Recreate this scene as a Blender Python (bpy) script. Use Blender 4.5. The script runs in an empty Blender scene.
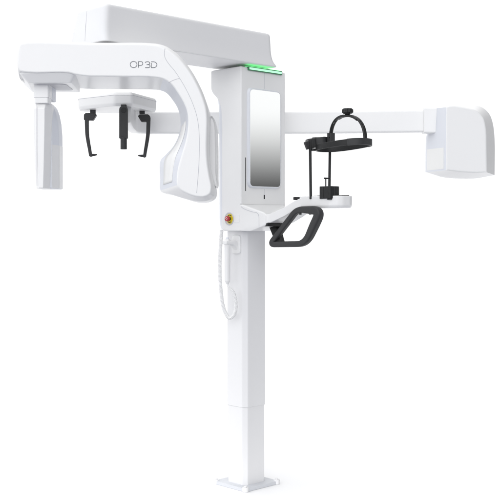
import bpy, bmesh, math, random
from mathutils import Vector as V
random.seed(4)
S = bpy.context.scene
COL = S.collection

# ------------------------------------------------------------ camera, light
F, DIST, EYE, HOR = 1014.0, 4.66, 1.19, 225.0
cd = bpy.data.cameras.new("camera")
cam = bpy.data.objects.new("camera", cd); COL.objects.link(cam)
cam.location = (0, -DIST, EYE); cam.rotation_euler = (math.radians(90), 0, 0)
cd.sensor_width = 36; cd.lens = 36 * F / 500; cd.shift_y = -(250 - HOR) / 500
cd.clip_start = .05; cd.clip_end = 2000
S.camera = cam
S.view_settings.view_transform = 'Standard'; S.view_settings.look = 'None'
S.view_settings.exposure = 0; S.view_settings.gamma = 1
S.render.film_transparent = False

W = bpy.data.worlds.new("World"); S.world = W; W.use_nodes = True
nt = W.node_tree; nt.nodes.clear()
def wn(t, **k):
    n = nt.nodes.new(t)
    for a, b in k.items(): setattr(n, a, b)
    return n
def math_(op, a, b=None, clamp=False):
    n = wn('ShaderNodeMath', operation=op); n.use_clamp = clamp
    for i, v in enumerate((a, b)):
        if v is None: continue
        if isinstance(v, (int, float)): n.inputs[i].default_value = v
        else: nt.links.new(v, n.inputs[i])
    return n.outputs[0]
tc = wn('ShaderNodeTexCoord')
nrm = wn('ShaderNodeVectorMath', operation='NORMALIZE'); nt.links.new(tc.outputs['Generated'], nrm.inputs[0])
sep = wn('ShaderNodeSeparateXYZ'); nt.links.new(nrm.outputs[0], sep.inputs[0])
dx, dy, dz = sep.outputs
def lobe(v, p):
    v = V(v).normalized()
    d = wn('ShaderNodeVectorMath', operation='DOT_PRODUCT'); nt.links.new(nrm.outputs[0], d.inputs[0])
    d.inputs[1].default_value = v
    return math_('POWER', math_('MAXIMUM', d.outputs['Value'], 0.0), p)
def ramp(x, a, b):
    n = wn('ShaderNodeMapRange', interpolation_type='SMOOTHSTEP')
    nt.links.new(x, n.inputs[0]); n.inputs[1].default_value = a; n.inputs[2].default_value = b
    return n.outputs[0]
# added light lobes, no real walls: brighter left and overhead, dimmer right
ENV = dict(base=.05, left=1.03, top=1.0, front=2.72, back=1.0, dark=.9, band=1.05)
val = math_('ADD', ENV['base'], math_('MULTIPLY', lobe((-.9, -.1, .5), 1.0), ENV['left']))
val = math_('ADD', val, math_('MULTIPLY', math_('POWER', math_('MAXIMUM', dz, 0.0), 1.5), ENV['top']))
val = math_('ADD', val, math_('MULTIPLY', ramp(dy, .72, .90), ENV['back']))
val = math_('ADD', val, math_('MULTIPLY', lobe((.14, -1, .18), 4.3), ENV['front']))
val = math_('SUBTRACT', val, math_('MULTIPLY', lobe((.9, -.3, .1), 1.5), ENV['dark']))
val = math_('MAXIMUM', val, 0.03)
val = math_('ADD', val, math_('MULTIPLY', math_('MULTIPLY', lobe((1, 0, .15), 24.0), ramp(dz, .018, .118)), ENV['band']))  # added bright band that the mirror reflects as a gradient
bg = wn('ShaderNodeBackground'); wo = wn('ShaderNodeOutputWorld')
bg.inputs[0].default_value = (.985, .99, 1.0, 1)
nt.links.new(val, bg.inputs[1]); nt.links.new(bg.outputs[0], wo.inputs[0])

def area(name, loc, tgt, size, power, color=(1, 1, 1)):
    l = bpy.data.lights.new(name, 'AREA'); l.shape = 'SQUARE'; l.size = size; l.energy = power; l.color = color
    o = bpy.data.objects.new(name, l); COL.objects.link(o); o.location = loc
    o.rotation_euler = (V(tgt) - V(loc)).to_track_quat('-Z', 'Y').to_euler()
area("added_left_fill", (-2.7, -2.3, 1.05), (0, 0, 1.45), 1.2, 9.5)  # unseen lamp added to brighten the carriage's left side

# ------------------------------------------------------------ materials
def mat(name, col, rough=.4, metal=0., spec=.5, coat=0., emit=None, es=0., grain=.0, var=0.):
    m = bpy.data.materials.new(name); m.use_nodes = True
    t = m.node_tree; b = t.nodes['Principled BSDF']
    b.inputs['Base Color'].default_value = (*col, 1); b.inputs['Roughness'].default_value = rough
    b.inputs['Metallic'].default_value = metal; b.inputs['Specular IOR Level'].default_value = spec
    b.inputs['Coat Weight'].default_value = coat; b.inputs['Coat Roughness'].default_value = .12
    if emit: b.inputs['Emission Color'].default_value = (*emit, 1); b.inputs['Emission Strength'].default_value = es
    c = t.nodes.new('ShaderNodeTexCoord')
    if var:
        n = t.nodes.new('ShaderNodeTexNoise'); n.inputs['Scale'].default_value = 9; n.inputs['Detail'].default_value = 5
        t.links.new(c.outputs['Object'], n.inputs['Vector'])
        r = t.nodes.new('ShaderNodeMapRange'); r.inputs[3].default_value = rough - var; r.inputs[4].default_value = rough + var
        t.links.new(n.outputs['Fac'], r.inputs[0]); t.links.new(r.outputs[0], b.inputs['Roughness'])
    if grain:
        n = t.nodes.new('ShaderNodeTexNoise'); n.inputs['Scale'].default_value = 900; n.inputs['Detail'].default_value = 2
        t.links.new(c.outputs['Object'], n.inputs['Vector'])
        u = t.nodes.new('ShaderNodeBump'); u.inputs['Strength'].default_value = grain; u.inputs['Distance'].default_value = .0004
        t.links.new(n.outputs['Fac'], u.inputs['Height']); t.links.new(u.outputs[0], b.inputs['Normal'])
    return m
M = dict(
    white=mat('white_plastic', (.83, .83, .83), .32, coat=.15, grain=.1, var=.05),
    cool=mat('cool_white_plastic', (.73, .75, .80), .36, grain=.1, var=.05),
    paint=mat('white_powder_coat', (.785, .785, .795), .42, grain=.25, var=.06),
    window=mat('matt_white_window', (.84, .84, .83), .5),
    cap=mat('dimmed_end_paint', (.755, .76, .775), .4, grain=.15, var=.05),  # beam paint dimmed by colour where the end face is overlit
    plate=mat('grey_shaded_base_paint', (.62, .635, .67), .45, grain=.2, var=.05),  # base plate grey with its contact shade put into the colour
    grey=mat('light_grey_plastic', (.60, .60, .62), .45, grain=.1),
    black=mat('black_plastic', (.017, .0175, .018), .45, spec=.35, grain=.3, var=.08),
    soft=mat('dark_grey_rubber', (.038, .0385, .04), .5, spec=.35, grain=.3, var=.08),
    seam=mat('seam_shadow_gap', (.50, .50, .54), .7),
    ink=mat('grey_lettering_ink', (.13, .14, .16), .5),
    slot=mat('black_slot', (.012, .012, .014), .4),
    mirror=mat('mirror_glass', (.93, .94, .93), .01, metal=1),
    ledframe=mat('dark_green_lens_rim', (.05, .22, .10), .25),
    led=mat('green_status_light', (.35, .75, .5), .3, emit=(.5, .95, .65), es=.66),
    glow=mat('green_status_light_top', (.1, .6, .2), .3, emit=(.2, 1.0, .32), es=1.3),
    yellow=mat('yellow_plate', (.72, .56, .02), .4),
    red=mat('red_button', (.42, .012, .02), .3, coat=.3),
    studio=mat('added_grey_floor', (.25, .26, .30), .7, spec=.2),  # unseen added floor, dark so that undersides get less bounce
    floor=mat('white_studio_floor', (.95, .95, .955), .6, spec=.2),
)

# ------------------------------------------------------------ frames
C0 = V((-.017, 0, 0))
XD, YD = V((.718, .696, 0)), V((-.696, .718, 0))
def L(x, y, z): return C0 + XD * x + YD * y + V((0, 0, z))       # frame of the column: x right and away, y left and away
def Q(x, q, z): return L(x, -q, z)                                # q = distance out in front of the mirror face
def P(px, py, t):                                                 # world point at depth t behind the column axis
    d = DIST + t
    return V(((px - 250) / F * d, t, EYE + (HOR - py) / F * d))

# ------------------------------------------------------------ mesh helpers
def cr(a, b, c, d, u):
    """centripetal Catmull-Rom between b and c"""
    t0 = 0; t1 = t0 + max((b - a).length, 1e-5) ** .5; t2 = t1 + max((c - b).length, 1e-5) ** .5; t3 = t2 + max((d - c).length, 1e-5) ** .5
    t = t1 + (t2 - t1) * u
    A1 = a * ((t1 - t) / (t1 - t0)) + b * ((t - t0) / (t1 - t0)); A2 = b * ((t2 - t) / (t2 - t1)) + c * ((t - t1) / (t2 - t1)); A3 = c * ((t3 - t) / (t3 - t2)) + d * ((t - t2) / (t3 - t2))
    B1 = A1 * ((t2 - t) / (t2 - t0)) + A2 * ((t - t0) / (t2 - t0)); B2 = A2 * ((t3 - t) / (t3 - t1)) + A3 * ((t - t1) / (t3 - t1))
    return B1 * ((t2 - t) / (t2 - t1)) + B2 * ((t - t1) / (t2 - t1))
def spline(pts, n=6, closed=False):
    pts = [V(p) for p in pts]; N = len(pts); out = []
    rng = range(N if closed else N - 1)
    for i in rng:
        if closed: a, b, c, d = (pts[(i + k) % N] for k in (-1, 0, 1, 2))
        else:
            a = pts[max(i - 1, 0)]; b = pts[i]; c = pts[i + 1]; d = pts[min(i + 2, N - 1)]
        for k in range(n): out.append(cr(a, b, c, d, k / n))
    if not closed: out.append(pts[-1])
    return out
def rpoly(pts, r, n=5):
    """round the corners of a 2-D polygon; r a number or a list"""
    N = len(pts); out = []
    for i in range(N):
        a, b, c = (V((*pts[(i + k) % N], 0)) for k in (-1, 0, 1))
        rr = r[i] if isinstance(r, (list, tuple)) else r
        rr = min(rr, .48 * (a - b).length, .48 * (c - b).length)
        p, q = b + (a - b).normalized() * rr, b + (c - b).normalized() * rr
        for k in range(n + 1):
            u = k / n
            s = p * (1 - u) ** 2 + b * 2 * u * (1 - u) + q * u * u
            out.append((s.x, s.y))
    return out
def inset(ring, d):
    N = len(ring); nv = V()
    for i in range(N): nv += ring[i].cross(ring[(i + 1) % N])
    cen = sum(ring, V()) / N
    nv = V()
    for i in range(N): nv += (ring[i] - cen).cross(ring[(i + 1) % N] - cen)
    nv.normalize(); out = []
    for i in range(N):
        t = (ring[(i + 1) % N] - ring[i - 1])
        if t.length < 1e-9: out.append(ring[i].copy()); continue
        out.append(ring[i] + nv.cross(t.normalized()) * d)
    return out
def soft_rings(rings, r, n=4):
    """rings of equal count; every ring becomes a rounded edge of radius r (list or number)"""
    K = len(rings); r = r if isinstance(r, (list, tuple)) else [r] * K
    out = []
    for i, R in enumerate(rings):
        if r[i] <= 0: out.append(R); continue
        A = inset(R, r[i]) if i == 0 else None
        B = inset(R, r[i]) if i == K - 1 else None
        rows = [[] for _ in range(n + 1)]
        for j, p in enumerate(R):
            if A: a = A[j]
            else:
                v = rings[i - 1][j] - p; a = p + v.normalized() * min(r[i], v.length * .48)
            if B: b = B[j]
            else:
                v = rings[i + 1][j] - p; b = p + v.normalized() * min(r[i], v.length * .48)
            for k in range(n + 1):
                u = k / n; rows[k].append(a * (1 - u) ** 2 + p * 2 * u * (1 - u) + b * u * u)
        out += rows
    return out
class MB:
    def __init__(s): s.bm = bmesh.new()
    def loft(s, rings, cap=True, closed=True):
        bm = s.bm; vs = [[bm.verts.new(p) for p in R] for R in rings]; N = len(rings[0])
        for a, b in zip(vs, vs[1:]):
            for j in range(N if closed else N - 1):
                k = (j + 1) % N
                try: bm.faces.new((a[j], a[k], b[k], b[j]))
                except ValueError: pass
        if cap:
            bm.faces.new(vs[0][::-1]); bm.faces.new(vs[-1])
        return s
    def soft(s, rings, r, n=4): return s.loft(soft_rings([[V(p) for p in R] for R in rings], r, n))
    def slab(s, fr, pts, z0, z1, rc=.004, re=.003):
        """plan polygon in a frame function fr(x, y, z) lifted from z0 to z1"""
        pp = rpoly(pts, rc) if rc else pts
        return s.soft([[fr(x, y, z0) for x, y in pp], [fr(x, y, z1) for x, y in pp]], re)
    def box(s, fr, x0, x1, y0, y1, z0, z1, rc=.004, re=.003):
        return s.slab(fr, [(x0, y0), (x1, y0), (x1, y1), (x0, y1)], z0, z1, rc, re)
    def cyl(s, a, b, r0, r1=None, n=28, re=.0015):
        a, b = V(a), V(b); r1 = r0 if r1 is None else r1
        ax = (b - a).normalized(); u = ax.orthogonal().normalized(); w = ax.cross(u)
        ring = lambda c, r: [c + (u * math.cos(2 * math.pi * k / n) + w * math.sin(2 * math.pi * k / n)) * r for k in range(n)]
        return s.soft([ring(a, r0), ring(b, r1)], re)
    def sweep(s, path, sec, up, closed=False, scale=None):
        """section sec [(side, up)] along path"""
        path = [V(p) for p in path]; N = len(path); rings = []
        for i, p in enumerate(path):
            t = (path[(i + 1) % N] - path[i - 1]) if closed else (path[min(i + 1, N - 1)] - path[max(i - 1, 0)])
            t.normalize(); side = t.cross(V(up)).normalized(); u = side.cross(t).normalized()
            f = scale[i] if scale else 1
            rings.append([p + side * a * f + u * b * f for a, b in sec])
        if closed: rings.append(rings[0]); s.loft(rings, cap=False); bmesh.ops.remove_doubles(s.bm, verts=s.bm.verts, dist=1e-6)
        else: s.loft(rings)
        return s
    def tube(s, path, r, n=12, closed=False, taper=None):
        path = [V(p) for p in path]; N = len(path); rings = []
        t0 = (path[1] - path[0]).normalized(); u = t0.orthogonal().normalized()
        for i, p in enumerate(path):
            t = (path[min(i + 1, N - 1)] - path[max(i - 1, 0)]).normalized()
            u = (u - t * u.dot(t)).normalized(); w = t.cross(u)
            rr = r * (taper[i] if taper else 1)
            rings.append([p + (u * math.cos(2 * math.pi * k / n) + w * math.sin(2 * math.pi * k / n)) * rr for k in range(n)])
        s.loft(rings); return s
    def build(s, name, m, parent, angle=38):
        bm = s.bm; bmesh.ops.remove_doubles(bm, verts=bm.verts, dist=1e-7)
        bmesh.ops.recalc_face_normals(bm, faces=bm.faces)
        for f in bm.faces: f.smooth = True
        for e in bm.edges:
            if len(e.link_faces) == 2 and e.calc_face_angle(0) > math.radians(angle): e.smooth = False
        me = bpy.data.meshes.new(name); bm.to_mesh(me); bm.free()
        me.materials.append(M[m] if isinstance(m, str) else m)
        o = bpy.data.objects.new(name, me); COL.objects.link(o)
        if parent is not None:
            o.parent = parent
            top = parent
            while top.parent: top = top.parent
            if parent is top: o.location = -top.location
        w = o.modifiers.new('wn', 'WEIGHTED_NORMAL'); w.keep_sharp = True
        return o
def rrect(w, h, r, n=4): return rpoly([(-w, -h), (w, -h), (w, h), (-w, h)], r, n)
def tag(o, label=None, cat=None, kind=None):
    if label: o['label'] = label
    if cat: o['category'] = cat
    if kind: o['kind'] = kind
def thing(name, loc, label, cat):
    o = bpy.data.objects.new(name, None); COL.objects.link(o); o.location = loc; o.empty_display_size = .1
    tag(o, label, cat); return o
def ribbon(pts, w, t_off, name, m, parent, up=(0, -1, 0)):
    """thin flat strip lying on a surface whose normal is up"""
    sec = [(-w / 2, -.0004), (w / 2, -.0004), (w / 2, t_off), (-w / 2, t_off)]
    return MB().sweep(pts, sec, up).build(name, m, parent)

# ------------------------------------------------------------ floor: white sheet under the machine, unseen grey floor added in front to dim undersides
def sheet(name, y0, y1, z, m, label):
    q = MB(); q.bm.faces.new([q.bm.verts.new(p) for p in ((-300, y0, z), (300, y0, z), (300, y1, z), (-300, y1, z))])
    o = q.build(name, m, None); o.modifiers.clear(); tag(o, label, 'floor', 'structure')
sheet('floor', -.45, 400, 0, 'floor', 'seamless white studio floor under the machine')
sheet('dimming_floor', -300, 300, -.004, 'studio', 'unseen grey floor added in front to darken and cool undersides')
# ------------------------------------------------------------ the machine
X = thing('dental_xray_machine', C0, 'tall white dental panoramic X-ray machine on a square column with a long overhead beam', 'X-ray machine')

# base plate and column
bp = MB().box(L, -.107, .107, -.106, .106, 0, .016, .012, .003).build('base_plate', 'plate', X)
for sx in (-1, 1):
    for sy in (-1, 1):
        m = MB(); c = L(sx * .099, sy * .098, 0)
        m.cyl(c, c + V((0, 0, .021)), .0145, re=.003); m.cyl(c + V((0, 0, .021)), c + V((0, 0, .027)), .008, n=6, re=.001)
        m.build('levelling_foot', 'paint', bp)
def octa(hx, hy, c): return [(-hx + c, -hy), (hx - c, -hy), (hx, -hy + c), (hx, hy - c), (hx - c, hy), (-hx + c, hy), (-hx, hy - c), (-hx, -hy + c)]
m = MB(); m.slab(L, octa(.0705, .064, .0185), .012, .42, .004, 0); m.build('column_foot', 'paint', X)
m = MB(); m.slab(L, octa(.074, .0675, .0195), .367, 1.2, .004, .002); m.build('column', 'paint', X)

# carriage: the lift box on the column
prof = [(-.088, 1.163), (.03, 1.163), (.04, 1.175), (.04, 1.62), (.042, 1.67), (.047, 1.725), (.062, 1.757), (.085, 1.78), (.104, 1.795), (.115, 1.815), (.115, 1.899), (-.088, 1.899)]
rad = [.012, .012, .012, .03, .03, .02, .02, .02, .02, .03, .009, .009]
pp = rpoly(prof, rad, 4)
m = MB(); m.soft([[L(-.117, y, z) for y, z in pp], [L(.167, y, z) for y, z in pp]], .007)
car = m.build('carriage', 'white', X)
m = MB()
def rc(z, y1, f): return [L(x, y, z) for x, y in rpoly([(-.112, .0), (.162, .0), (.162, y1 - f), (.13, y1), (-.085, y1), (-.104, y1 - f)], .008)]
m.soft([rc(1.17, .078, .03), rc(1.2, .09, .03), rc(1.74, .096, .03), rc(1.82, .112, .03)], [.006, .02, .02, .005])
m.build('rear_cover', 'cool', car)

# ledge under the mirror
plan = [(-.1178, .08), (-.1178, .235), (-.105, .25), (-.08, .243), (-.04, .222), (.0, .198), (.06, .16), (.12, .12), (.164, .088), (.164, .08)]
pl = rpoly(plan, [0, .02, .012, .02, .02, .02, .02, .02, .004, 0], 4)
ztop = lambda q: 1.283 - .25 * (q - .088) - 1.2 * max(0, q - .22) ** 1.0 * .3
m = MB()
def low(q): return .07 + (q - .07) * .45
m.soft([[Q(x * .97, low(q), 1.1635) for x, q in pl],
        [Q(x, q, 1.172 + .09 * max(0, q - .07)) for x, q in pl], [Q(x, q, ztop(q)) for x, q in pl]], [.003, .012, .009])
ledge = m.build('mirror_ledge', 'white', X)
# seam on the side of the ledge
sp = spline([Q(-.118, .089, 1.272), Q(-.118, .105, 1.263), Q(-.118, .16, 1.248), Q(-.118, .19, 1.243), Q(-.118, .2, 1.234), Q(-.118, .203, 1.2), Q(-.118, .203, 1.182)], 5)
ribbon(sp, .0016, .0006, 'seam_line', 'seam', ledge, up=-XD)

# mirror
fx0, fx1, fz0, fz1 = -.0765, .125, 1.360, 1.803
rr = lambda i: rpoly([(fx0 + i, fz0 + i), (fx1 - i, fz0 + i), (fx1 - i, fz1 - i), (fx0 + i, fz1 - i)], .026 - i, 6)
m = MB(); m.soft([[L(x, -.084, z) for x, z in rpoly([(fx0 - .006, fz0 - .006), (fx1 + .006, fz0 - .006), (fx1 + .006, fz1 + .006), (fx0 - .006, fz1 + .006)], .032, 6)],
                  [L(x, -.1, z) for x, z in rr(0)]], [0, .004]); fr = m.build('mirror_frame', 'cool', X)
m = MB(); m.soft([[L(x, -.0995, z) for x, z in rr(.004)], [L(x, -.1008, z) for x, z in rr(.004)]], [0, .0004])
m.build('mirror', 'mirror', fr)
m = MB(); m.box(L, -.0915, -.0865, -.0888, -.087, 1.342, 1.492, .001, .0003); m.build('indicator_slot', 'slot', car)
m = MB(); m.box(L, .0255, .033, -.0888, -.087, 1.308, 1.327, .002, .0003); m.build('indicator_slot', 'slot', car)
m = MB(); m.box(L, .0286, .0298, -.0883, -.087, 1.327, 1.354, 0, 0); m.build('seam_line', 'seam', car)
m = MB(); m.box(L, .0286, .0298, -.0883, -.087, 1.81, 1.882, 0, 0)
m.build('seam_line', 'seam', car)

# green status light
m = MB(); m.box(L, -.077, .139, -.096, -.06, 1.8835, 1.9005, .002, .001); sl = m.build('status_light', 'ledframe', X)
m = MB(); m.box(L, -.0725, .1345, -.0972, -.09, 1.8873, 1.8968, .001, .0005); m.build('lens', 'led', sl)
m = MB(); m.box(L, -.074, .136, -.0925, -.066, 1.8985, 1.9025, .001, .0005); m.build('light_strip', 'glow', sl)

# emergency stop on the left cheek of the carriage
ec = lambda x, y, z: L(-.117 - x, -.017 + y, 1.218 + z)
m = MB(); n = 40
def er(r, x, oy=0): return [ec(x, oy + r * math.cos(2 * math.pi * k / n), r * math.sin(2 * math.pi * k / n)) for k in range(n)]
m.loft([er(.03, -.003, .006), er(.03, .0022, .006), er(.0265, .0036, .005), er(.0245, .0012, .003), er(.0235, .001, .003)])
es = m.build('emergency_stop', 'grey', X)
m = MB(); m.loft([er(.022, .0005), er(.022, .0034), er(.0212, .004)]); m.build('yellow_disc', 'yellow', es)
for a0 in (50, 230):
    m = MB(); arc = [ec(.0041, .0165 * math.cos(math.radians(a)), .0165 * math.sin(math.radians(a))) for a in range(a0, a0 + 90, 9)]
    m.sweep(arc, [(-.0016, 0), (.0016, 0), (.0016, .0004), (-.0016, .0004)], -XD).build('warning_mark', 'slot', es)
m = MB(); m.cyl(ec(.003, 0, 0), ec(.012, 0, 0), .0085); m.build('button_collar', 'black', es)
m = MB(); m.soft([er(.0105, .011), er(.0125, .014), er(.0115, .024)], [.001, .002, .002]); bt = m.build('red_button', 'red', es)
m = MB(); arc = [ec(.0242, .0055 * math.cos(a), .0055 * math.sin(a)) for a in [k * .42 for k in range(13)]]
m.sweep(arc, [(-.0009, 0), (.0009, 0), (.0009, .0003), (-.0009, .0003)], -XD).build('button_mark', 'window', es)
m = MB(); sc_ = rpoly([(-.024, -.017), (-.06, -.018), (-.06, .018), (-.024, .017)], .006)
m.soft([[ec(-.002, y, z) for y, z in sc_], [ec(.0012, y, z) for y, z in sc_]], [0, .001]); m.build('finger_guard', 'white', es)

# overhead beam
def br(z, x0, x1, y0, y1, r=.03): return [L(x, y, z) for x, y in rpoly([(x0, y0), (x1, y0), (x1, y1), (x0, y1)], [r, r, r, r], 8)]
m = MB(); m.soft([br(1.911, -.885, .087, -.122, .122), br(1.917, -.885, .086, -.122, .122), br(1.935, -.8845, .069, -.1185, .12), br(1.965, -.883, .06, -.115, .116), br(2.062, -.874, .056, -.111, .085)], [.004, .004, .012, .02, .018], 5)
beam = m.build('overhead_beam', 'paint', X, 50)
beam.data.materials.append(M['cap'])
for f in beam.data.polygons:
    if f.normal.dot(XD) < -.6: f.material_index = 1  # end face darkened in colour to offset the strong left light
ribbon([L(-.8848, .01, 1.925), L(-.8836, .01, 1.955), L(-.8826, .01, 1.975), L(-.8752, .01, 2.046)], .0014, .0006, 'seam_line', 'seam', beam, up=-XD)
ax = V((-.52, -.49, 0)); m = MB(); m.cyl(ax + V((0, 0, 1.86)), ax + V((0, 0, 1.93)), .1, n=48); m.build('arm_bearing', 'grey', X)

# ------------------------------------------------------------ rotating arm with the tube head
TF, TB = -.73, -.42
rows = [  # front edge px, py ; outer edge px, py, depth of the outer edge
 (21.5,43.6, 20.2,42.2,-.712),(90,44.0, 90,42.5,-.712),(154,45.0, 155,43.3,-.712),(164,48.2, 165.6,46,-.712),(170.5,51.6, 172,49.7,-.712),
 (178.3,58, 180,55.8,-.712),(186.3,67.5, 188,65.7,-.712),(192.2,76.3, 194,74.7,-.712),(198.2,87.8, 200,86.2,-.712),(202.5,98.2, 204.5,96.7,-.712),
 (205.7,109, 207.8,108,-.712),(206.8,120, 209,119,-.712),(206.5,135, 208.6,135,-.712),(206.3,150, 208.4,150,-.712),(207.3,165, 209.6,165,-.71),
 (209.3,177, 212,177,-.70),(211.2,187, 214.5,187.5,-.69),(210,193.5, 214,196,-.68),(205,196.5, 207.5,200.7,-.68),(197,196.7, 197,201.5,-.68),
 (188,194, 184,198.3,-.66),(180,189.5, 170,194,-.62),(177.3,185, 160.3,190.5,-.56),(177.5,172, 160,178,-.56),(181.5,156, 160.2,161,-.56),
 (184.7,145.5, 166,154.5,-.54),(187.3,134, 173.5,146,-.52),(188.3,122.5, 179.2,133.5,-.49),(187.2,111.5, 180.4,121.5,-.46),(183.3,102, 178,109,-.45),
 (177.5,92.5, 172.4,99.6,-.45),(171.5,84.5, 166.3,92.5,-.45),(163,79, 160,89.6,-.45),(150,77, 150,88.7,-.45),(128,76.7, 128,88.4,-.45),(107,76.4, 107,88.2,-.45),(88,76.1, 88,88,-.45),
 (76,74.5, 77.5,87.6,-.45),(68,72.6, 66,86.5,-.45),(28,72.3, 32,84,-.45),(20.0,70, 18.0,72.5,-.71),(19.4,46.5, 17.7,45.2,-.712)]
f0 = spline([P(a, b, TF) for a, b, *_ in rows], 5, True)
f1 = spline([P(c, d, t) for *_, c, d, t in rows], 5, True)
f2 = [V((p.x, TB, p.z)) for p in f1]
m = MB(); m.soft([f0, f1, f2], [.006, .007, .006], 4)
arm = m.build('rotating_arm', 'white', X, 60)
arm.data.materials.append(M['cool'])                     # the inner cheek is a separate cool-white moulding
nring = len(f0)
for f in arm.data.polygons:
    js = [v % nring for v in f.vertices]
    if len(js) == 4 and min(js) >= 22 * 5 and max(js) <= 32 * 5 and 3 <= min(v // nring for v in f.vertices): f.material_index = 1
# block the sensor hangs from
m = MB(); a_ = [(19.5, -.722), (77, -.722), (80.5, -.40), (24, -.40)]; b_ = [(28, -.70), (71.5, -.70), (80, -.415), (33, -.415)]
def sr(pp, z, r): return [V(((px - 250) / F * (DIST + t), t, z)) for px, t in pp]
def sround(pp, z, r): return [V((x, y, z)) for x, y in rpoly([((px - 250) / F * (DIST + t), t) for px, t in pp], r, 5)]
m.soft([sround(a_, 1.80, .02), sround(a_, 1.779, .02), sround(b_, 1.745, .012)], [0, .004, .003]); m.build('sensor_mount', 'white', arm)
m = MB(); m.box(lambda x, y, z: V((x, y, z)), -.845, -.725, -.675, -.49, 1.7425, 1.746, .03, .001); m.build('slide_cover', 'grey', arm)
# seams on its face
nf = (0, -1, 0)
for pts in ([(165,48.5),(164.2,53),(165,57.5),(168.5,63.5),(174,70),(179.5,78),(186.5,90),(192.5,103),(197,117),(199,132),(199.3,150),(198.6,168),(197.3,185),(196.6,193)],
            [(179.3,78.3),(174,79.9),(170,81.8),(168.2,83)]):
    ribbon(spline([P(a, b, TF) for a, b in pts], 4), .0014, .0006, 'seam_line', 'seam', arm, nf)
# lettering, drawn as single strokes
def stroke(pts, sm=True, closed=False):
    w = [P(125 + a / 12.5, 55 + b / 12.5, TF) for a, b in pts]
    return spline(w, 6) if sm else w
mL = MB(); sec = [(-.00115, -.0003), (.00115, -.0003), (.00115, .0007), (-.00115, .0007)]
O = [(107 + 42 * math.cos(a), 119 + 39 * math.sin(a)) for a in [2 * math.pi * k / 40 for k in range(41)]]
strokes = [stroke(O, False), stroke([(168, 158), (168, 82)], False), stroke([(168, 82), (198, 82), (214, 87), (222, 105), (214, 124), (198, 130), (168, 130)]),
           stroke([(252, 98), (258, 89), (275, 84), (296, 86), (309, 98), (306, 112), (292, 119), (270, 120)]), stroke([(288, 119.5), (306, 125), (313, 139), (306, 153), (290, 158), (252, 158)]),
           stroke([(329, 100), (329, 158)], False), stroke([(329, 158), (360, 158), (384, 149), (399, 121), (384, 94), (360, 85), (325, 85)])]
for s in strokes: mL.sweep(s, sec, nf)
mL.build('lettering', 'ink', arm)
# collimator window on the inner cheek of the tube head: found on the cheek surface between the two edges
def cheek(i, u, off=.0):
    a, b = f0[i], f1[i]; p = a.lerp(b, u); nrm_ = (f1[i] - f0[i]).cross(f0[(i + 1) % len(f0)] - f0[i - 1]).normalized()
    if nrm_.y > 0: nrm_ = -nrm_
    return p + nrm_ * off
lo, hi = 22 * 5 + 2, 27 * 5 + 3
m = MB(); ra, rb = [], []
idx = list(range(lo, hi))
lanes = [.26, .45, .62, .76]
g = [[cheek(i, u, .0012) for u in lanes] for i in idx]
vs = [[m.bm.verts.new(p) for p in r] for r in g]
for a, b in zip(vs, vs[1:]):
    for j in range(len(lanes) - 1): m.bm.faces.new((a[j], a[j + 1], b[j + 1], b[j]))
w = m.build('beam_window', 'window', arm)
sd = w.modifiers.new('s', 'SOLIDIFY'); sd.thickness = .002; sd.offset = 0
# crescent grip panel on the outer side of the tube head
cres = [(209.3,121),(210,117.2),(211.6,115.8),(213.8,118),(216.2,124.5),(217.2,140),(217.4,160),(217.4,176),(217.2,186),(216,187),(213.5,182.5),(210.8,175.5),(208.5,165),(207.5,150),(208,132)]
cw = spline([P(a, b, -.60) for a, b in cres], 4, True)
def cen_x(p):      # middle of the crescent at the height of p
    xs = sorted(abs(a.z - p.z) for a in cw); near = sorted(cw, key=lambda a: abs(a.z - p.z))[:8]
    return (min(a.x for a in near) + max(a.x for a in near)) / 2
m = MB()
zc_ = sum(p.z for p in cw) / len(cw)
ci1 = [V((cen_x(p) + (p.x - cen_x(p)) * .62, p.y, zc_ + (p.z - zc_) * .955)) for p in cw]
ci0 = [V((cen_x(p) + (p.x - cen_x(p)) * .50, p.y + .004, zc_ + (p.z - zc_) * .94)) for p in cw]
ri = [V((cen_x(p) + (p.x - cen_x(p)) * .94, p.y - .004, zc_ + (p.z - zc_) * .992)) for p in cw]
m.loft([ci0, ci1, ri, cw, [p + V((0, .15, 0)) for p in cw]])
m.build('side_grip', 'white', arm)

# ------------------------------------------------------------ sensor hanging from the arm
I3 = lambda x, y, z: V((x, y, z))
def pz(py, t): return EYE + (HOR - py) / F * (DIST + t)
def pxs(px, t): return (px - 250) / F * (DIST + t)
t = -.66
m = MB(); m.box(I3, pxs(33.2, t), pxs(49, t), t, t + .07, pz(97.4, t), 1.78, .01, .002)
m.box(I3, pxs(33.8, t), pxs(48.4, t), t + .002, t + .07, pz(103, t), pz(97, t), .01, .002)
neck = m.build('sensor_neck', 'white', X)
m = MB(); m.box(I3, pxs(44, t), pxs(54, t + .1), t + .06, t + .15, pz(101, t + .1), 1.76, .015, .004); m.build('neck_cover', 'cool', neck)
m = MB()
def sring(py, l, r, ins=0, d0=0.): 
    z = pz(py, t); a, b = pxs(l, t), pxs(r, t)
    return [V((x, y, z)) for x, y in rpoly([(a, t + .02 + d0), (a + .014, t + d0), (b - .004, t + d0), (b + .014, t + .05), (b + .014, t + .1), (a, t + .1)], .003, 3)]
m.soft([sring(102, 33.4, 45.5, d0=.018), sring(108, 32.6, 45.8), sring(125, 32.4, 45.6), sring(160, 33.4, 45.0), sring(188.3, 35.2, 44.2)], [.003, .004, .0, .0, .004])
sen = m.build('image_sensor', 'white', X)
m = MB(); bk = []
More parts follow.
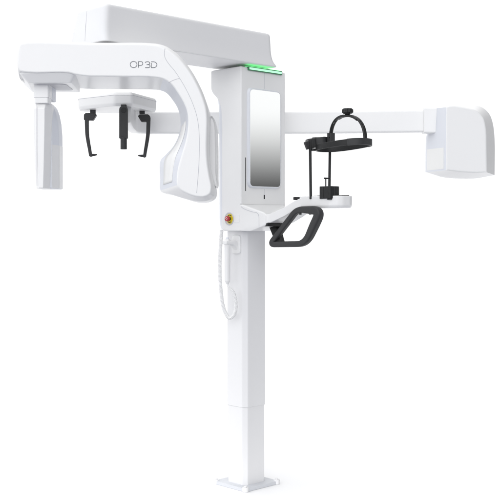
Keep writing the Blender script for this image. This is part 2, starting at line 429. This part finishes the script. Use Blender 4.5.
for py, r in ((102.5, 50.5), (106, 53), (112, 55.2), (122, 57.2), (134, 58.1), (150, 58.3), (170, 58.3), (188.5, 58)):
    tt = t + .05; z = pz(py, tt); b = pxs(r, tt + .03); a = pxs(36, tt)
    bk.append([V((x, y, z)) for x, y in rpoly([(a, tt + .02), (pxs(47, tt), tt), (b - .02, tt), (b, tt + .05), (b, tt + .13), (a, tt + .13)], .006, 4)])
m.soft(bk, [.005, 0, 0, 0, 0, 0, 0, .006]); m.build('sensor_back', 'cool', sen, 50)
m = MB(); tt = t + .05; b = pxs(58.2, tt + .03)
pt = [(b - .019, tt - .0012), (b - .0005, tt + .047), (b + .0012, tt + .05), (b + .0012, tt + .125), (b - .003, tt + .125), (b - .022, tt + .003)]
m.loft([[V((x, y, z)) for x, y in pt] for z in (pz(188, tt), pz(144.5, tt))]); m.build('detector_panel', 'white', sen)
ribbon([P(36.8, 103.5, t), P(36.8, 108, t - .0005), P(36.8, 150, t - .0005), P(37.0, 186, t - .0005)], .0012, .0012, 'seam_line', 'seam', sen, nf)

# ------------------------------------------------------------ long cephalometric arm behind the column
tb = .26; zc = pz(123, tb)
path = [V((pxs(424, .2), .2, pz(121.3, .2))), V((pxs(360, .23), .23, pz(122.2, .23))), V((pxs(290, tb), tb, zc)), V((pxs(215, tb), tb, zc)), V((pxs(170, tb), tb, zc)), V((pxs(150, tb), tb, zc))]
xb = -.558; rbend = .085; x1 = xb + rbend
for k in range(0, 11):
    a = math.pi / 2 * k / 10; path.append(V((x1 - rbend * math.sin(a), tb - rbend + rbend * math.cos(a), zc)))
path.append(V((xb, .05, zc + .002))); path.append(V((xb, -.03, zc + .012))); path.append(V((xb, -.07, zc + .02)))
m = MB(); m.sweep(path, rrect(.019, .0535, .01, 4), (0, 0, 1)); ca = m.build('cephalometric_arm', 'white', X)
m = MB(); m.box(I3, -.08, .10, .05, .25, zc - .05, zc + .05, .01, .004); m.build('arm_bracket', 'paint', ca)
m = MB(); m.soft([[V((pxs(px, .2), y, z)) for y, z in rpoly([(.168, pz(133.6, .2)), (.232, pz(133.6, .2)), (.232, pz(108.3, .2)), (.168, pz(108.3, .2))], .008)] for px in (422.8, 436)], .003)
m.build('arm_collar', 'white', ca)

# head box at the end of that arm
fr_ = [(446,107.3,.08),(468,108.2,.088),(477.5,111.6,.094),(483,117.8,.098),(485.6,128,.10),(486.3,150,.10),(486.7,172.3,.10),(476,172.8,.096),(466,172.3,.09),(456,171.4,.085),(446,170.3,.08),(446,140,.08)]
mr_ = [(433.6,108.3,.2),(466,105.2,.25),(481,106.2,.25),(489.5,113,.25),(493.7,124,.25),(495.7,150,.25),(495.3,175.3,.25),(478,178.6,.23),(458,178.9,.2),(441,177.2,.22),(425.3,172.3,.25),(425.6,138,.25)]
def dense(R, n=5):
    out = []
    N = len(R)
    for i in range(N):
        for k in range(n): out.append(R[i].lerp(R[(i + 1) % N], k / n))
    return out
A = [P(*p) for p in fr_]; B = [P(*p) for p in mr_]
def corner_spline(R, lin):   # straight runs stay straight, the rounded shoulder is splined
    out = []; N = len(R)
    for i in range(N):
        a, b, c, d = (R[(i + k) % N] for k in (-1, 0, 1, 2))
        for k in range(5): out.append(b.lerp(c, k / 5) if i in lin else cr(a, b, c, d, k / 5))
    return out
lin = {5, 6, 9, 10, 11}
A, B = corner_spline(A, lin), corner_spline(B, lin)
cB = sum(B, V()) / len(B)
Cc = [V((cB.x + (p.x - cB.x) * .94, max(p.y, .25) + .06, cB.z + (p.z - cB.z) * .93)) for p in B]
m = MB(); m.soft([A, B, Cc], [.007, .022, .015], 5); hb = m.build('xray_head', 'white', X, 42)
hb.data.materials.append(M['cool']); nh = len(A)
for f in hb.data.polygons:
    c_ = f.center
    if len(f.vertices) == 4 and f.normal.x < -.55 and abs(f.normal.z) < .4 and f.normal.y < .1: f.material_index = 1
pb, pa = P(446, 140, .08), P(425.6, 138, .25)
m = MB()
def lf(u, z): p = pa.lerp(pb, u); return V((p.x, p.y, z))
nl = V((pb.y - pa.y, -(pb.x - pa.x), 0)).normalized()
if nl.x > 0: nl = -nl
wq = [lf(.07, pz(170.5, .23)), lf(.89, pz(168.8, .1)), lf(.89, pz(147.6, .1)), lf(.07, pz(149.3, .23))]
m.loft([[p - nl * .002 for p in wq], [p + nl * .0012 for p in wq]]); m.build('beam_window', 'window', hb)

# ------------------------------------------------------------ head holder under the arm
poly = [(-.797, .045), (-.6116, -.1), (-.5307, -.1), (-.439, .15), (-.50, .225), (-.72, .195), (-.81, .12)]
plr = rpoly(poly, [.02, .012, .012, .02, .03, .03, .03], 5)
cx, cy = -.61, .06
sh = lambda k: [(cx + (x - cx) * k, cy + (y - cy) * k) for x, y in plr]
m = MB(); m.soft([[V((x, y, 1.725)) for x, y in sh(.955)], [V((x, y, 1.738)) for x, y in sh(.995)], [V((x, y, 1.776)) for x, y in plr], [V((x, y, 1.789)) for x, y in sh(.965)]], [.003, .004, .003, .006])
hh = m.build('head_holder', 'white', X)
k_ = [V((x, y, 1.7745)) for x, y in sh(1.0012)]
m = MB(); m.sweep(k_, [(-.0006, -.0006), (.0006, -.0006), (.0006, .0006), (-.0006, .0006)], (0, 0, 1), closed=True); m.build('seam_line', 'seam', hh)
def ear(sgn, px0, tt, pts, tip, stem, body):
    z = lambda py: pz(py, tt); x = lambda px: pxs(px, tt)
    m = MB(); m.box(I3, x(stem[0]), x(stem[1]), tt - .012, tt + .012, z(113.8), 1.728, .004, .001)
    bb = [V((x(a), tt, z(b))) for a, b in body]
    rp = rpoly([(p.x, p.z) for p in bb], .004, 4)
    m.soft([[V((a, tt - .016, b)) for a, b in rp], [V((a, tt + .016, b)) for a, b in rp]], .003)
    o = m.build('rod_mount', 'soft', hh)
    m = MB(); path = spline([P(a, b, tt - .008) for a, b in pts], 6)
    m.sweep(path, rrect(.0095, .008, .004, 3), (0, -1, 0), scale=[1 - .25 * i / (len(path) - 1) for i in range(len(path))])
    e, f = P(*tip[0], tt - .008), P(*tip[1], tt - .008)
    m.cyl(e, f, .0075, .0035, 12, .001); m.cyl(e + V((0, -.011, 0)), e + V((0, .011, 0)), .0075, n=16)
    m.build('ear_rod', 'soft', hh)
ear(1, 91, .06, [(86.8, 115), (86.9, 125), (87.2, 134), (88.3, 142), (89.6, 149), (90.6, 155.5)], [(90.8, 155.2), (97, 154.6)], (90.3, 95.6),
    [(84.3, 120.3), (84.3, 114.8), (86, 113.3), (95.3, 113.3), (96.8, 115.2), (93.4, 120.6)])
ear(-1, 144, .10, [(148.6, 117.5), (148.3, 128), (147.8, 136), (146.6, 144), (145.4, 151), (144.6, 156.5)], [(144.4, 156), (138.2, 155.5)], (139.5, 144.8),
    [(150.2, 122), (150.2, 116.2), (148.5, 114.6), (139.6, 114.6), (138.2, 116.5), (141.4, 122)])
tn = -.125; m = MB()
m.box(I3, pxs(120.6, tn), pxs(126, tn), tn + .002, tn + .05, pz(109, tn), pz(104.3, tn), .004, .002)
top = [(pxs(119.4, tn), pz(138.6, tn)), (pxs(127.8, tn), pz(138.6, tn)), (pxs(127.8, tn), pz(106.2, tn)), (pxs(119.4, tn), pz(106.2, tn))]
tp = rpoly(top, [.003, .003, .018, .018], 7); m.soft([[V((x, tn - .012, z)) for x, z in tp], [V((x, tn + .012, z)) for x, z in tp]], .0025)
ns = m.build('nasion_support', 'soft', hh)
m = MB(); c = P(123.6, 110.2, tn - .013); m.cyl(P(123.7, 137, tn), P(123.7, 149.3, tn), .0145, .0145, 24, .002); m.build('extension_tube', 'soft', ns)
m = MB(); m.cyl(c + V((0, .004, 0)), c, .0125, n=28, re=.001)
m.build('pivot_cap', 'black', ns)

# ------------------------------------------------------------ patient shelf in front of the mirror
m = MB()
wing = []
for q, x0, x1, z0, z1 in ((.235, -.112, .03, 1.199, 1.237), (.26, -.106, .04, 1.200, 1.240), (.31, -.075, .05, 1.226, 1.266), (.35, -.05, .058, 1.252, 1.294), (.385, -.041, .06, 1.268, 1.309), (.41, -.041, .06, 1.27, 1.309)):
    wing.append([Q(x, q, z) for x, z in rpoly([(x0, z0), (x1, z0 - .0), (x1, z1 + .012), (x1 - .012, z1 + .012), (x0 + .02, z1 - .004), (x0, z1)], .004, 3)])
m.loft(wing); ps = m.build('patient_shelf', 'white', X, 50)
tray = [(-.041, .37), (-.047, .445), (-.042, .545), (-.028, .575), (-.006, .59), (.03, .597), (.058, .585), (.072, .555), (.072, .375)]
m = MB(); tr_ = rpoly(tray, .008, 4)
m.soft([[Q(.012 + (x - .012) * .93, .48 + (q - .48) * .96, 1.262 + .0) for x, q in tr_], [Q(x, q, 1.272) for x, q in tr_], [Q(x, q, 1.3125) for x, q in tr_]], [.004, .004, .004])
m.build('tray', 'white', ps)
m = MB(); m.cyl(Q(-.022, .352, 1.285), Q(-.022, .352, 1.3), .008); m.cyl(Q(-.024, .348, 1.2985), Q(-.024, .348, 1.311), .0205, n=32, re=.003)
m.box(Q, -.02, .012, .345, .39, 1.3, 1.3085, .004, .002); m.build('lock_knob', 'black', ps)
# hand grip loop
gx = -.066
gp = [(.385, 1.2575), (.520, 1.2495), (.434, 1.1095), (.222, 1.1045)]
gpr = rpoly(gp, [.035, .042, .048, .03], 10)
path = [Q(gx, q, z) for q, z in gpr]
dn = []
for i in range(len(path)):
    for k in range(3): dn.append(path[i].lerp(path[(i + 1) % len(path)], k / 3))
path = [p for i, p in enumerate(dn) if i == 0 or (p - dn[i - 1]).length > 1e-5]
def gsc(p):
    qq = (C0 - p).dot(YD); return 1.0 + .42 * max(0, min(1, (qq - .40) / .08))
m = MB(); m.sweep(path, rrect(.0128, .0125, .0075, 4), XD, closed=True, scale=[gsc(p) for p in path])
hg = m.build('hand_grip', 'soft', X, 50)
m = MB()
a = [Q(x, q, 1.205) for x, q in ((-.03, .165), (.0, .165), (.0, .212), (-.03, .212))]
b = [Q(x, q, 1.105) for x, q in ((-.075, .265), (-.05, .265), (-.05, .298), (-.075, .298))]
m.soft([a, b], .003); m.box(Q, -.112, -.005, .19, .25, 1.184, 1.1985, .004, .002); m.build('grip_strut', 'black', hg)
for q in (.405, .462):
    m = MB(); m.cyl(Q(gx - .004, q, 1.2485), Q(gx - .004, q, 1.2335), .0055, n=16); m.build('grip_screw', 'slot', hg)

# chin rest on the shelf
m = MB()
cp = []
for u in range(7): cp.append((-.049, .497 + .0095 * u))
blk = [(-.0495, .495), (-.0495, .512), (-.0455, .515), (-.0495, .52), (-.0495, .555), (-.035, .559), (-.028, .554), (-.02, .559), (.0, .559), (.012, .552), (.012, .495)]
m.slab(Q, blk, 1.3005, 1.3525, .003, .002)
m.box(Q, -.046, -.03, .535, .556, 1.296, 1.302, .002, .001)
m.box(Q, .0, .04, .55, .585, 1.3115, 1.3155, .004, .001)
chin = m.build('chin_rest', 'black', X)
m = MB(); m.tube([Q(-.02, .505, 1.35), Q(-.02, .505, 1.387)], .0026); m.tube([Q(-.027, .503, 1.3875), Q(-.0, .508, 1.3875)], .0032); m.build('bite_stick', 'black', chin)

# head clamp: two rods, temple rest, strap round the head, arch with knob
rod_a, rod_b = (-.034, .449), (.084, .449)
hc_band = []
cq, cxx, sa, sb = .578, .008, .08, .125
band_path = []
for k in range(72):
    a = 2 * math.pi * k / 72
    x = cxx + sa * math.copysign(abs(math.cos(a)) ** .8, math.cos(a)); q = cq + sb * math.copysign(abs(math.sin(a)) ** .8, math.sin(a))
    band_path.append(Q(x, q, 1.5235 + .009 * (q - cq) / sb))
m = MB(); m.sweep(band_path, rrect(.003, .0122, .002, 3), (0, 0, 1), closed=True)
hc = m.build('head_clamp', 'black', X)
m = MB(); seg = [p for p in band_path if .655 < (C0 - p).dot(YD)]
seg = sorted(seg, key=lambda p: (p - C0).dot(XD))
m.sweep(seg, rrect(.005, .0138, .002, 3), (0, 0, 1)); m.build('strap_buckle', 'soft', hc)
m = MB(); wv = []; N = 44; rest = []
for k in range(N + 1):
    u = k / N; x = -.078 + .166 * u; q = .442 - .028 * math.sin(math.pi * u) + .008 * math.sin(2 * math.pi * u * 3)
    z = 1.524 + .035 * (u ** .8); rest.append(Q(x, q, z))
m.sweep(rest, rrect(.007, .0185, .004, 3), (0, 0, 1), scale=[.9 + .30 * math.sin(math.pi * k / N) ** 2 + .05 * math.sin(2 * math.pi * k / N * 4) for k in range(N + 1)])
m.box(Q, .062, .09, .438, .462, 1.54, 1.588, .004, .002)
m.cyl(Q(-.03, .44, 1.506), Q(-.03, .44, 1.516), .012, n=20)
m.build('temple_rest', 'soft', hc)
for (x, q), zt in ((rod_a, 1.553), (rod_b, 1.56)):
    m = MB(); m.cyl(Q(x - .012, q - .006, 1.30), Q(x - .014 if x < 0 else x - .004, q - .008, zt), (.0058), n=16, re=.001)
    m.build('rod', 'black', hc)
# arch: a strip with slots cut through it
s0, s1 = Q(.07, .452, 1.565), Q(.004, .702, 1.537)
apx = 1.655
mid = (s0 + s1) / 2; half = (s1 - s0) / 2; up = V((0, 0, 1)); sidev = half.cross(up).normalized()
N = 60; lanes = [-.008, -.0027, .0027, .008]; bmA = MB(); grid = []
for k in range(N + 1):
    a = math.pi * (1 - k / N)
    p = mid + half * math.copysign(abs(math.cos(a)) ** .85, math.cos(a)) + up * ((apx - mid.z) * abs(math.sin(a)) ** .9)
    grid.append([bmA.bm.verts.new(p + sidev * l) for l in lanes])
for k in range(N):
    for j in range(3):
        if j == 1 and (k in (12, 13, 15, 16) or k in (44, 45, 47, 48)): continue
        bmA.bm.faces.new((grid[k][j], grid[k][j + 1], grid[k + 1][j + 1], grid[k + 1][j]))
ar = bmA.build('head_arch', 'black', hc); sdm = ar.modifiers.new('s', 'SOLIDIFY'); sdm.thickness = .0055; sdm.offset = -1
ar.modifiers.move(1, 0)
top = mid + up * (apx - mid.z)
m = MB(); aro = []
for k in range(20, 42):
    a = math.pi * (1 - k / N)
    aro.append(mid + half * math.copysign(abs(math.cos(a)) ** .85, math.cos(a)) + up * ((apx - mid.z) * abs(math.sin(a)) ** .9 - .006))
m.sweep(aro, rrect(.0105, .004, .002, 3), up); m.build('crown_pad', 'black', hc)
m = MB(); n = 40; kr = lambda z, r0, amp: [top + V((0, 0, z)) + V((math.cos(2 * math.pi * k / n), math.sin(2 * math.pi * k / n), 0)) * (r0 + (amp if k % 4 < 2 else 0)) for k in range(n)]
m.soft([kr(.004, .018, .0), kr(.009, .021, .003), kr(.021, .021, .003), kr(.026, .018, 0)], [0, .001, .001, .001], 2)
m.cyl(top, top + V((0, 0, .008)), .012); m.build('tightening_knob', 'black', hc)

# ------------------------------------------------------------ holder for the hand switch, on the column
m = MB(); bpz = rpoly([(-.045, 1.06), (.010, 1.06), (.010, 1.1435), (-.045, 1.1435)], .014, 6)
m.soft([[L(-.072, y, z) for y, z in bpz], [L(-.083, y * .96, z) for y, z in bpz]], [0, .004])
hook = [(-.022, 1.08), (-.022, 1.122), (.008, 1.122), (.008, 1.098)]
m.soft([[L(-.08, y, z) for y, z in rpoly([(-.03, 1.075), (.004, 1.075), (.004, 1.122), (-.03, 1.122)], .01, 4)], [L(-.10, y, z) for y, z in rpoly([(-.026, 1.098), (.004, 1.098), (.004, 1.12), (-.026, 1.12)], .008, 4)],
        [L(-.145, y, z) for y, z in rpoly([(-.024, 1.103), (.006, 1.103), (.006, 1.119), (-.024, 1.119)], .006, 4)]], [0, .01, .004])
m.build('switch_holder', 'white', X)

H = thing('exposure_hand_switch', L(-.126, -.008, .93), 'white exposure hand switch with coiled cord hanging from its holder on the column', 'hand switch')
m = MB(); c = L(-.126, -.008, 0); n = 28
ring = lambda z, r: [c + V((math.cos(2 * math.pi * k / n) * r, math.sin(2 * math.pi * k / n) * r, z)) for k in range(n)]
m.soft([ring(.925, .006), ring(.938, .0125), ring(1.09, .0135), ring(1.112, .0145), ring(1.128, .012)], [.002, .003, .01, .004, .004]); m.build('grip', 'white', H)
m = MB(); m.cyl(c + V((0, 0, 1.126)), c + V((0, 0, 1.134)), .007); m.build('push_button', 'cool', H)
cp = [P(221.6, 230.3, -.06), P(221.0, 238, -.068), P(219.8, 262, -.08), P(220.8, 290, -.085), P(224.2, 310, -.09), P(229.5, 318.2, -.095), P(234.4, 314, -.1), P(235.6, 303, -.1), P(233, 292, -.1), c + V((.003, -.002, .915)), c + V((0, 0, .93))]
sp = spline(cp, 40)
arc = [0]
for a, b in zip(sp, sp[1:]): arc.append(arc[-1] + (b - a).length)
turns = []; u = V((1, 0, 0)); step = .0008; si = 0; s = 0
while s < arc[-1]:
    while arc[si + 1] < s: si += 1
    f = (s - arc[si]) / (arc[si + 1] - arc[si]); p = sp[si].lerp(sp[si + 1], f); tt_ = (sp[si + 1] - sp[si]).normalized()
    u = (u - tt_ * u.dot(tt_)).normalized(); w_ = tt_.cross(u); ph = 2 * math.pi * s / .0056
    env = min(1, 1.0, max(0, (arc[-1] - s) / .05)); rr_ = .0060 * env
    turns.append(p + (u * math.cos(ph) + w_ * math.sin(ph)) * rr_); s += step
m = MB(); m.tube(turns, .0031, 8); m.build('coiled_cord', 'white', H)
